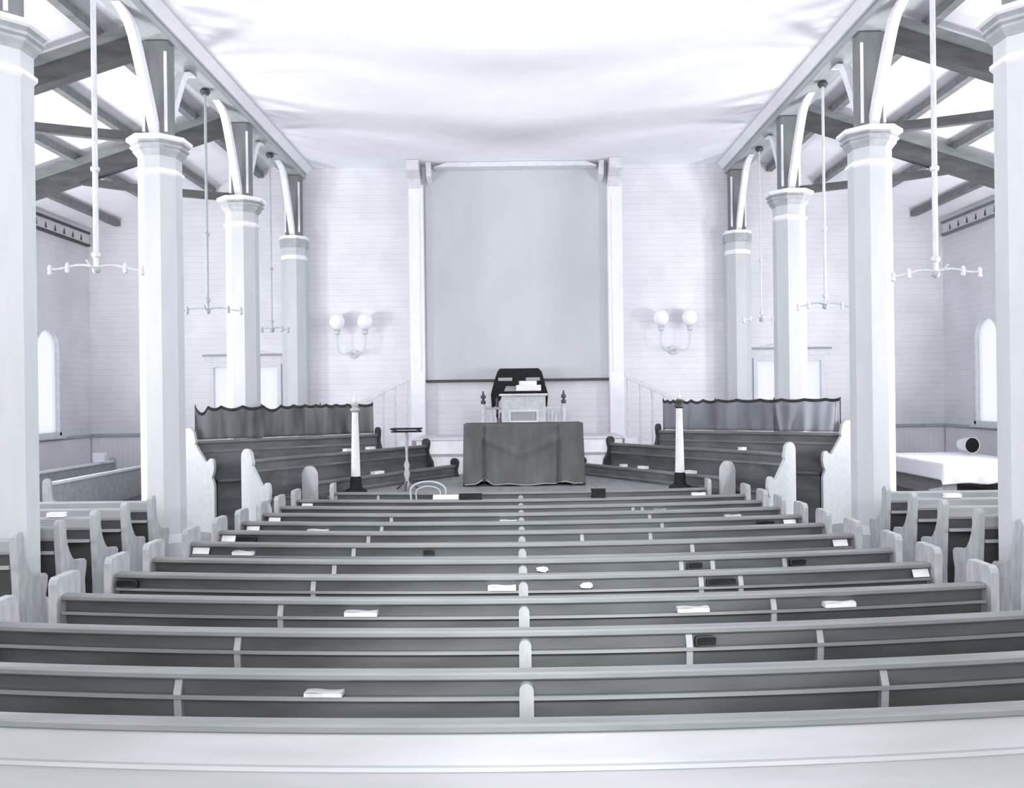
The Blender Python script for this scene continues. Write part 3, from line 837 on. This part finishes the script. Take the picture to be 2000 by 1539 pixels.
# ------------------------------------------------------------------ the long centre pews
ROWS = [4.05, 4.80, 5.65, 6.54, 7.39, 8.10, 9.00, 9.80, 10.53, 11.31, 12.05, 12.84, 13.86]
KB = .0215
def bend(x): return KB * x * x
def end_x(i):
    if i == 12: return 3.22
    return 3.88 - .033 * max(0, i - 3)
BR = {1: [345, 1715], 2: [461, 1338, 1592], 3: [545, 1503], 4: [609, 1363, 1440], 5: [650, 1325, 1386, 1526], 6: [688, 1347],
      7: [717, 1133, 1266], 8: [743, 1289], 9: [762, 1265], 10: [1233, 1251], 11: [], 12: [655, 737]}
def row_pt(i, xp):
    d = ROWS[i]; x = (xp - CX) * d / F
    d2 = d + bend(x); x = (xp - CX) * d2 / F
    return x, d + bend(x - .03)
def centre_pew(i, d):
    xe = end_x(i)
    n = len(ROWS) - i
    if i == 0: lab = 'last central pew at the bottom, back coloured pale as if lit, nearest the viewer'
    elif i == 12: lab = 'short frontmost central pew screen right below the draped table'
    else: lab = 'long curved central pew, %s from the front counting the pew screen' % ordinal(n)
    t = thing('pew', lab, 'pew', (.03, d, 0), 0, 'long central pews')
    xs = [-xe + 2 * xe * k / 24 for k in range(25)]
    xin = [x * (xe - .05) / xe for x in xs]
    MB().sweep([(-.055, .765), (-.04, .752), (.04, .752), (.055, .765), (.055, .79), (.04, .80), (-.04, .80), (-.055, .79)], xs, bend).build('cap_rail', M['rail'], t)
    pm = M['lastpew'] if i == 0 else M['panel']
    MB().sweep([(-.012, .753), (.04, .10), (.065, .10), (.015, .753)], xin, bend).build('back_panel', pm, t)
    if i:
        MB().sweep([(-.062, .642), (-.062, .66), (-.006, .66), (-.004, .642)], xin, bend).build('book_ledge', M['ledge'], t)
        MB().sweep([(-.074, .646), (-.074, .666), (-.062, .668), (-.062, .644)], xin, bend).build('ledge_edge', M['rail'], t)
    if i == 0:
        MB().sweep([(-.03, .56), (-.026, .58), (.01, .58), (.01, .56)], xin, bend).build('back_moulding', M['lastpew'], t)
    if i < 12:
        MB().sweep([(.05, .41), (.45, .42), (.46, .435), (.45, .45), (.04, .44)], xin, bend).build('seat', M['seat'], t)
    for sg in (-1, 1):
        y0 = bend(xe)
        fr = .46 if i < 12 else .1
        pr = [(-.125, 0), (-.125, .90), (-.11, .935), (-.08, .955), (min(.20, fr), .955)]
        if i < 12: pr += [(.235, .94), (.25, .9), (.25, .74), (.28, .66), (.34, .60), (.43, .58), (.46, .55), (.46, 0)]
        else: pr += [(.10, 0)]
        pr = [(p[0] + y0, p[1]) for p in pr]
        poly_solid(MB(), pr, 'x', sg * xe - .035, sg * xe + .035).build('end_panel', M['pewend'], t, bevel=.008)
    # centre divider: batten with rounded head on the back, foot under it
    w = .042
    if i == 0: return
    pr = [(-w, .02), (w, .02), (w, .70)] + rounded(0, .70, w, 0, 180, 8)[1:]
    poly_solid(MB(), pr, 'y', -.075, .0).build('divider', M['divider'], t)
    for xp in BR.get(i, []):
        x = row_pt(i, xp)[0] - .03
        mb = MB(); y = bend(x)
        ww = .022
        mb.prism([(y - .02, .752), (y + .0, .752), (y - .02, .66), (y - .06, .66)], 'x', x - ww, x + ww)
        mb.prism([(y - .05, .64), (y + .03, .64), (y + .05, .02), (y - .0, .02)], 'x', x - ww, x + ww)
        mb.build('brace', M['divider'], t)
for i, d in enumerate(ROWS): centre_pew(i, d)

# ------------------------------------------------------------------ side aisle pews with tall scrolled ends
def wing_pew(s, d, i, n):
    side = 'left' if s < 0 else 'right'
    xi = 4.98 if i != 99 else 5.0
    t = thing('side_pew', 'side aisle pew with tall scrolled pale end, %s aisle, %s from the viewer' % (side, ordinal(i + 1)), 'pew', (s * xi, d, 0), 0, 'side aisle pews')
    L = HW - .25 - xi
    def X(a, b): return sorted((s * a, s * b))
    # pews beside a column stop short behind it
    a, b = X(.04, L)
    xs = [a, (a + b) / 2, b]
    MB().sweep([(-.045, .93), (-.03, .90), (.03, .90), (.04, .93), (.04, 1.03), (.02, 1.05), (-.03, 1.05), (-.045, 1.03)], xs).build('top_rail', M['wingrail'], t)
    MB().sweep([(-.015, .905), (.05, .12), (.075, .12), (.012, .905)], xs).build('back_panel', M['wingpanel'], t)
    MB().sweep([(-.11, .765), (-.11, .80), (-.09, .80), (0, .785), (0, .755)], xs).build('book_ledge', M['wingrail'], t)
    MB().sweep([(.06, .42), (.46, .43), (.47, .44), (.46, .46), (.05, .45)], xs).build('seat', M['seat'], t)
    pr = [(-.06, 0), (-.06, .3), (-.075, .6), (-.10, .9)] + rounded(-.04, 1.06, .07, 190, 0, 8) + [(.03, .95), (.05, .85), (.09, .76), (.15, .68), (.22, .64), (.30, .635), (.40, .625), (.44, .59), (.43, .5), (.40, .4), (.41, .2), (.45, 0)]
    poly_solid(MB(), pr, 'x', *X(-.035, .035)).build('end_panel', M['pewend'], t, bevel=.008)
    pr2 = [(-.06, 0), (-.06, 1.04), (.03, 1.04), (.06, .64), (.42, .6), (.45, 0)]
    poly_solid(MB(), pr2, 'x', *X(L - .03, L + .03)).build('end_panel', M['pewend'], t)
DS = [8.15, 8.92, 9.66, 10.40, 11.14]
for s in (-1, 1):
    for i, d in enumerate(DS): wing_pew(s, d, i, len(DS))

# corner pews along the side walls, facing the platform
def corner_pew(s, x, y0, y1, lab, zt=1.06):
    t = thing('corner_pew', lab, 'pew', (s * x, y0, 0), 0, 'corner pews facing the platform')
    L = y1 - y0; f = -s          # they face the nave
    def bx(a, b, u0, u1, z0, z1, c=0):
        xa, xb = sorted((f * a, f * b)); return (xa, xb, u0, u1, z0, z1, c)
    MB().box(*bx(-.05, .05, .04, L - .04, 1.0, 1.06, .015)).build('top_rail', M['offw'], t)
    MB().box(*bx(-.015, .015, .04, L - .04, .1, 1.0)).build('back_panel', M['wingrail'], t)
    MB().box(*bx(.015, .44, .04, L - .04, .41, .45, .01)).build('seat', M['seat'], t)
    pr = [(-.07, 0), (-.07, zt - .01)] + rounded(0, zt, .07, 180, 0, 6) + [(.09, .8), (.2, .66), (.42, .62), (.46, .5), (.44, 0)]
    pr = [(p[0] * f, p[1]) for p in pr]
    for y in (0, L - .05): poly_solid(MB(), pr, 'y', y, y + .05).build('end_panel', M['pewend'], t)
corner_pew(-1, 9.35, 14.9, 18.9, 'pale corner pew close along the left side wall')
corner_pew(-1, 7.9, 13.7, 17.9, 'pale corner pew behind the second left column, in front of another')
corner_pew(1, 9.35, 14.9, 18.4, 'corner pew by the right side wall, half under the white sheet', .97)
corner_pew(1, 7.9, 14.9, 18.0, 'corner pew under the inner edge of the white sheet', .97)
book('paper_bundle', 'square white paper bundle at the far end of the left corner pew', 'paper', (-9.35, 18.3, 1.064), .26, .2, .12, M['white'])

t = thing('dust_sheet', 'broad white sheet spread over the corner pews, right side', 'sheet', (8.6, 15.0, 1.075))
def sh(u, v):
    x = -.9 + 1.8 * max(0, u - .12) / .88
    fl = max(0, .12 - u) / .12
    if v < .35:
        w = v / .35
        y = -.16 - .06 * (1 - w) + .02 * math.sin(x * 14) * (1 - w); z = -.36 * (1 - w) + .012 + .015 * math.sin(x * 9) * (1 - w)
    else:
        w = (v - .35) / .65; y = -.16 + 2.75 * w; z = .016 - .0 * max(0, math.sin(math.pi * min(1, max(0, (x + .62) / 1.3)))) * min(1, 3 * w) * .6
    return (x - .05 * fl, y, z + .004 - .3 * fl * (1 if v >= .35 else v / .35))
MB().grid(sh, 70, 40).build('cloth', M['sheet'], t, smooth=True, solid=.008)

t = thing('enamel_pail', 'white pail lying on its side with round black mouth, on the white sheet', 'pail', (9.37, 16.9, 1.105))
mb = MB().lathe([(.10, -.34), (.12, -.33), (.165, -.02), (.175, 0), (.155, -.005), (.15, -.01)], 0, 0, 22, axis='x', cz=.178)
mb.build('body', M['bucket'], t, smooth=True)
MB().lathe([(.155, -.012), (.15, .004)], 0, 0, 22, axis='x', cz=.178).build('mouth', M['black'], t)
t.rotation_euler.z = -1.42

# ------------------------------------------------------------------ things left in the centre pews
def card(i, xp, wpx, hpx, lab, m='paper', standing=True, name='card', cat='card', on='ledge', grp='papers left in the pews'):
    x, y = row_pt(i, xp)
    w, h = wpx * y / F, min(.07, hpx * y / F)
    if on == 'rail': z, yy = .803, y
    else: z, yy = .672, y - .049
    t = thing(name, lab, cat, (x, yy, z), math.atan(2 * KB * x), grp)
    if standing:
        mb = MB(); th_ = .006
        mb.prism([(-th_, 0.002), (.0, 0.002), (.028, h), (.028 - th_, h)], 'x', -w / 2, w / 2)
        mb.build('front_leaf', M[m], t)
        mb = MB(); mb.prism([(.004, 0.002), (.008, 0.002), (.032, h * .97), (.029, h * .97)], 'x', -w / 2 + .004, w / 2 - .004)
        mb.build('back_leaf', M['page'], t)
    else:
        dp = .07
        mb = MB(); hh = max(.012, h)
        mb.grid(lambda u, v: (-w / 2 + w * u, -dp / 2 + dp * v, hh + .004 * math.sin(u * 7)), 8, 2)
        mb.box(-w / 2, w / 2, -dp / 2, dp / 2, .0, hh * .9)
        mb.build('sheets', M[m], t)
    return t
def cushion(i, xp, wpx, hpx, lab, name='kneeler', cat='cushion', grp='dark cushions left in the pews', on='ledge'):
    x, y = row_pt(i, xp)
    w, h = wpx * y / F, min(.068, hpx * y / F)
    z, yy = (.672, y - .046)
    t = thing(name, lab, cat, (x, yy, z), math.atan(2 * KB * x), grp)
    n = 10
    def prof(k):
        a = 2 * math.pi * k / 20
        c, s_ = math.cos(a), math.sin(a)
        e = .35
        return (w / 2 * math.copysign(abs(c) ** e, c), h / 2 + h / 2 * math.copysign(abs(s_) ** e, s_))
    pts = [prof(k) for k in range(20)]
    MB().prism(pts, 'y', -.026, .02).build('pad', M['black'], t, bevel=.008)
    MB().tube([(p[0] * .99, -.03, p[1] * .96 + .005) for p in pts] , .004, 5).build('piping', M['dark'], t)
def crumple(i, xp, wpx, hpx, lab):
    x, y = row_pt(i, xp); w, h = wpx * y / F, min(.055, hpx * y / F)
    rnd = random.Random(i * 31 + int(xp)); mb = MB()
    prof = []
    seg, rg = 9, 6; vs = []
    for j in range(rg + 1):
        for k in range(seg):
            a = 2 * math.pi * k / seg; b = math.pi * j / rg
            q = .75 + .5 * rnd.random()
            vs.append((w / 2 * q * math.sin(b) * math.cos(a), .035 * min(1, q) * math.sin(b) * math.sin(a), max(.0, h / 2 - h / 2 * math.cos(b) * (q if 0 < j < rg else 1))))
    fs = [(j * seg + k, j * seg + (k + 1) % seg, (j + 1) * seg + (k + 1) % seg, (j + 1) * seg + k) for j in range(rg) for k in range(seg)]
    o = mb.add(vs, fs).build('crumpled_paper', M['paper'], None, (x, y - .052, .672))
    tag(o, lab, 'paper', 'crumpled papers left in the pews')

CARDS = [
    (11, 868, 50, 11, 'white card standing on a front pew rail beside a black book', 'paper', True, 'rail'),
    (11, 598, 22, 9, 'small white card at the left end of the second pew from the front', 'paper', True, 'ledge'),
    (11, 1362, 26, 5, 'white paper lying near the right end of the second pew', 'paper', False, 'rail'),
    (9, 534, 24, 13, 'white card at the left end of the fourth pew from the front', 'paper', True, 'ledge'),
    (9, 990, 34, 5, 'white paper lying just left of the divider, fourth pew from front', 'paper', False, 'ledge'),
    (8, 492, 26, 14, 'white card at the left end of the fifth pew from the front', 'paper', True, 'ledge'),
    (8, 620, 42, 6, 'white paper strip lying in the fifth pew, left half', 'paper', False, 'ledge'),
    (8, 1538, 25, 13, 'white card at the right end of the fifth pew from the front', 'paper', True, 'ledge'),
    (9, 1426, 32, 6, 'white paper lying near the right end of the fourth pew', 'paper', False, 'ledge'),
    (7, 444, 28, 13, 'white card at the left end of the sixth pew from the front', 'paper', True, 'ledge'),
    (6, 390, 34, 12, 'white card at the left end of the seventh pew, beside the first column', 'paper', True, 'ledge'),
    (6, 474, 42, 7, 'white paper strip lying in the seventh pew, left part', 'paper', False, 'ledge'),
    (6, 1636, 30, 17, 'large white card at the right end of the seventh pew', 'paper', True, 'ledge'),
    (4, 976, 54, 8, 'thick white booklet lying left of the divider, fifth visible row from bottom', 'paper', False, 'ledge'),
    (4, 1792, 34, 20, 'large white card at the right end near the side pew', 'paper', True, 'ledge'),
    (3, 703, 64, 9, 'grey booklet lying in the left half of the fourth pew from bottom', 'page', False, 'ledge'),
    (3, 1345, 62, 9, 'grey booklet lying in the right half of the fourth pew from bottom', 'page', False, 'ledge'),
    (3, 1629, 62, 9, 'pale booklet near the right end of the fourth pew from bottom', 'paper', False, 'ledge'),
    (1, 630, 74, 8, 'grey booklet in the second pew from bottom, left half', 'page', False, 'ledge'),
    (10, 1285, 24, 6, 'grey paper on the third pew, right of the black box', 'page', False, 'ledge'),
]
for (i, xp, w, h, lab, m, st, on) in CARDS:
    card(i, xp, w, h, lab, m, st, on=on, name='card' if st else 'paper', cat='card' if st else 'paper')
for (i, xp, w, h, lab, on) in [
        (2, 1368, 40, 30, 'dark rounded kneeler in the third pew from bottom, right half', 'ledge'),
        (4, 1401, 58, 22, 'wide dark kneeler in the fifth pew from bottom, right half', 'ledge'),
        (5, 1350, 30, 20, 'small dark kneeler in the sixth pew from bottom, right half', 'ledge'),
        (5, 1550, 32, 18, 'dark kneeler near the right end of the sixth pew from bottom', 'ledge'),
        (4, 248, 44, 24, 'dark kneeler at the left end of the fifth pew from bottom', 'ledge'),
        (6, 835, 22, 14, 'small dark kneeler in the seventh pew, left of the divider', 'ledge'),
        (8, 1490, 34, 12, 'dark kneeler near the right end of the fifth pew from front', 'ledge'),
        (7, 480, 40, 13, 'dark kneeler near the left end of the sixth pew from front', 'ledge')]:
    cushion(i, xp, w, h, lab, on=on)
for (i, xp, w, h, lab) in ((5, 1055, 26, 19, 'crumpled white paper right of the divider, sixth pew from bottom'),
                           (4, 1140, 26, 14, 'crumpled white paper in the fifth pew from bottom, right of centre')):
    crumple(i, xp, w, h, lab)
def blackbook(i, xp, wpx, hpx, lab):
    x, y = row_pt(i, xp)
    book('prayer_book', lab, 'book', (x, y, .803), wpx * y / F, hpx * y / F, .10, M['black'], 0, 0, 'black books on the pew rails')
blackbook(11, 917, 44, 11, 'black book lying on a pew rail right of the white card')
blackbook(11, 1166, 28, 17, 'thick black book lying on a pew rail right of the table')
# a card on the left side pew and one on the right aisle
for (s, d, xx, lab) in ((-1, 9.66, -5.45, 'white paper bundle on the top rail of the third left side pew'), (1, 10.4, 5.5, 'white paper bundle on the top rail of the fourth right side pew')):
    book('paper_bundle', lab, 'paper', (xx, d, 1.054), .2, .05, .09, M['white'])

# ------------------------------------------------------------------ light, world, camera
w = bpy.data.worlds.new('overcast_sky'); SC.world = w; w.use_nodes = True
bg = w.node_tree.nodes['Background']
bg.inputs['Color'].default_value = (.975, .975, 1.0, 1); bg.inputs['Strength'].default_value = 1.1
def area(name, loc, rot, sx, sy, power):
    l = bpy.data.lights.new(name, 'AREA'); l.shape = 'RECTANGLE'; l.size = sx; l.size_y = sy; l.energy = power; l.color = (.98, .98, 1)
    o = bpy.data.objects.new(name, l); COL.objects.link(o); o.location = loc; o.rotation_euler = rot
    return o
for s in (-1, 1):
    for (y0, y1, z0, z1) in SWIN[1:]:
        area('window_daylight', (s * (HW - .2), (y0 + y1) / 2, (z0 + z1) / 2), (0, math.radians(122) * s, 0), 2.2, .9, 440)
# added fill lamp behind the viewer, brightens the hall from the back
area('rear_fill', (0, -2.5, 4.2), (math.radians(104), 0, 0), 6, 4, 650)

l = bpy.data.lights.new('ceiling_fill_spot', 'SPOT'); l.energy = 14000; l.spot_size = math.radians(50); l.spot_blend = 1.0; l.shadow_soft_size = 1.2; l.color = (.98, .98, 1)  # added fill spot, brightens the nave ceiling
o = bpy.data.objects.new('ceiling_fill_spot', l); COL.objects.link(o); o.location = (0, -3, 3.4)
o.rotation_euler = (math.radians(90 + 33), 0, 0)
l = bpy.data.lights.new('pew_fill_spot', 'SPOT'); l.energy = 7500; l.spot_size = math.radians(27); l.spot_blend = 1.0; l.shadow_soft_size = .8; l.color = (.98, .98, 1)  # added fill spot, brightens the middle of the centre pews
o = bpy.data.objects.new('pew_fill_spot', l); COL.objects.link(o); o.location = (.2, -3, 5.2)
o.rotation_euler = (math.radians(90 - 21), 0, 0)
cam = bpy.data.cameras.new('camera'); co = bpy.data.objects.new('camera', cam); COL.objects.link(co)
cam.sensor_width = 36; cam.lens = 36 * F / 2000
cam.shift_x = -(CX - 1000) / 2000; cam.shift_y = (CY - 769.5) / 2000
co.location = (0, 0, HC); co.rotation_mode = 'XYZ'
R = Matrix.Rotation(math.radians(90), 4, 'X') @ Matrix.Rotation(-TH, 4, 'Z')
co.rotation_euler = R.to_euler('XYZ')
SC.camera = co
SC.view_settings.view_transform = 'Standard'
SC.view_settings.look = 'None'
SC.view_settings.exposure = 0.0
SC.cycles.use_denoising = True
SC.cycles.max_bounces = 10
SC.cycles.diffuse_bounces = 6
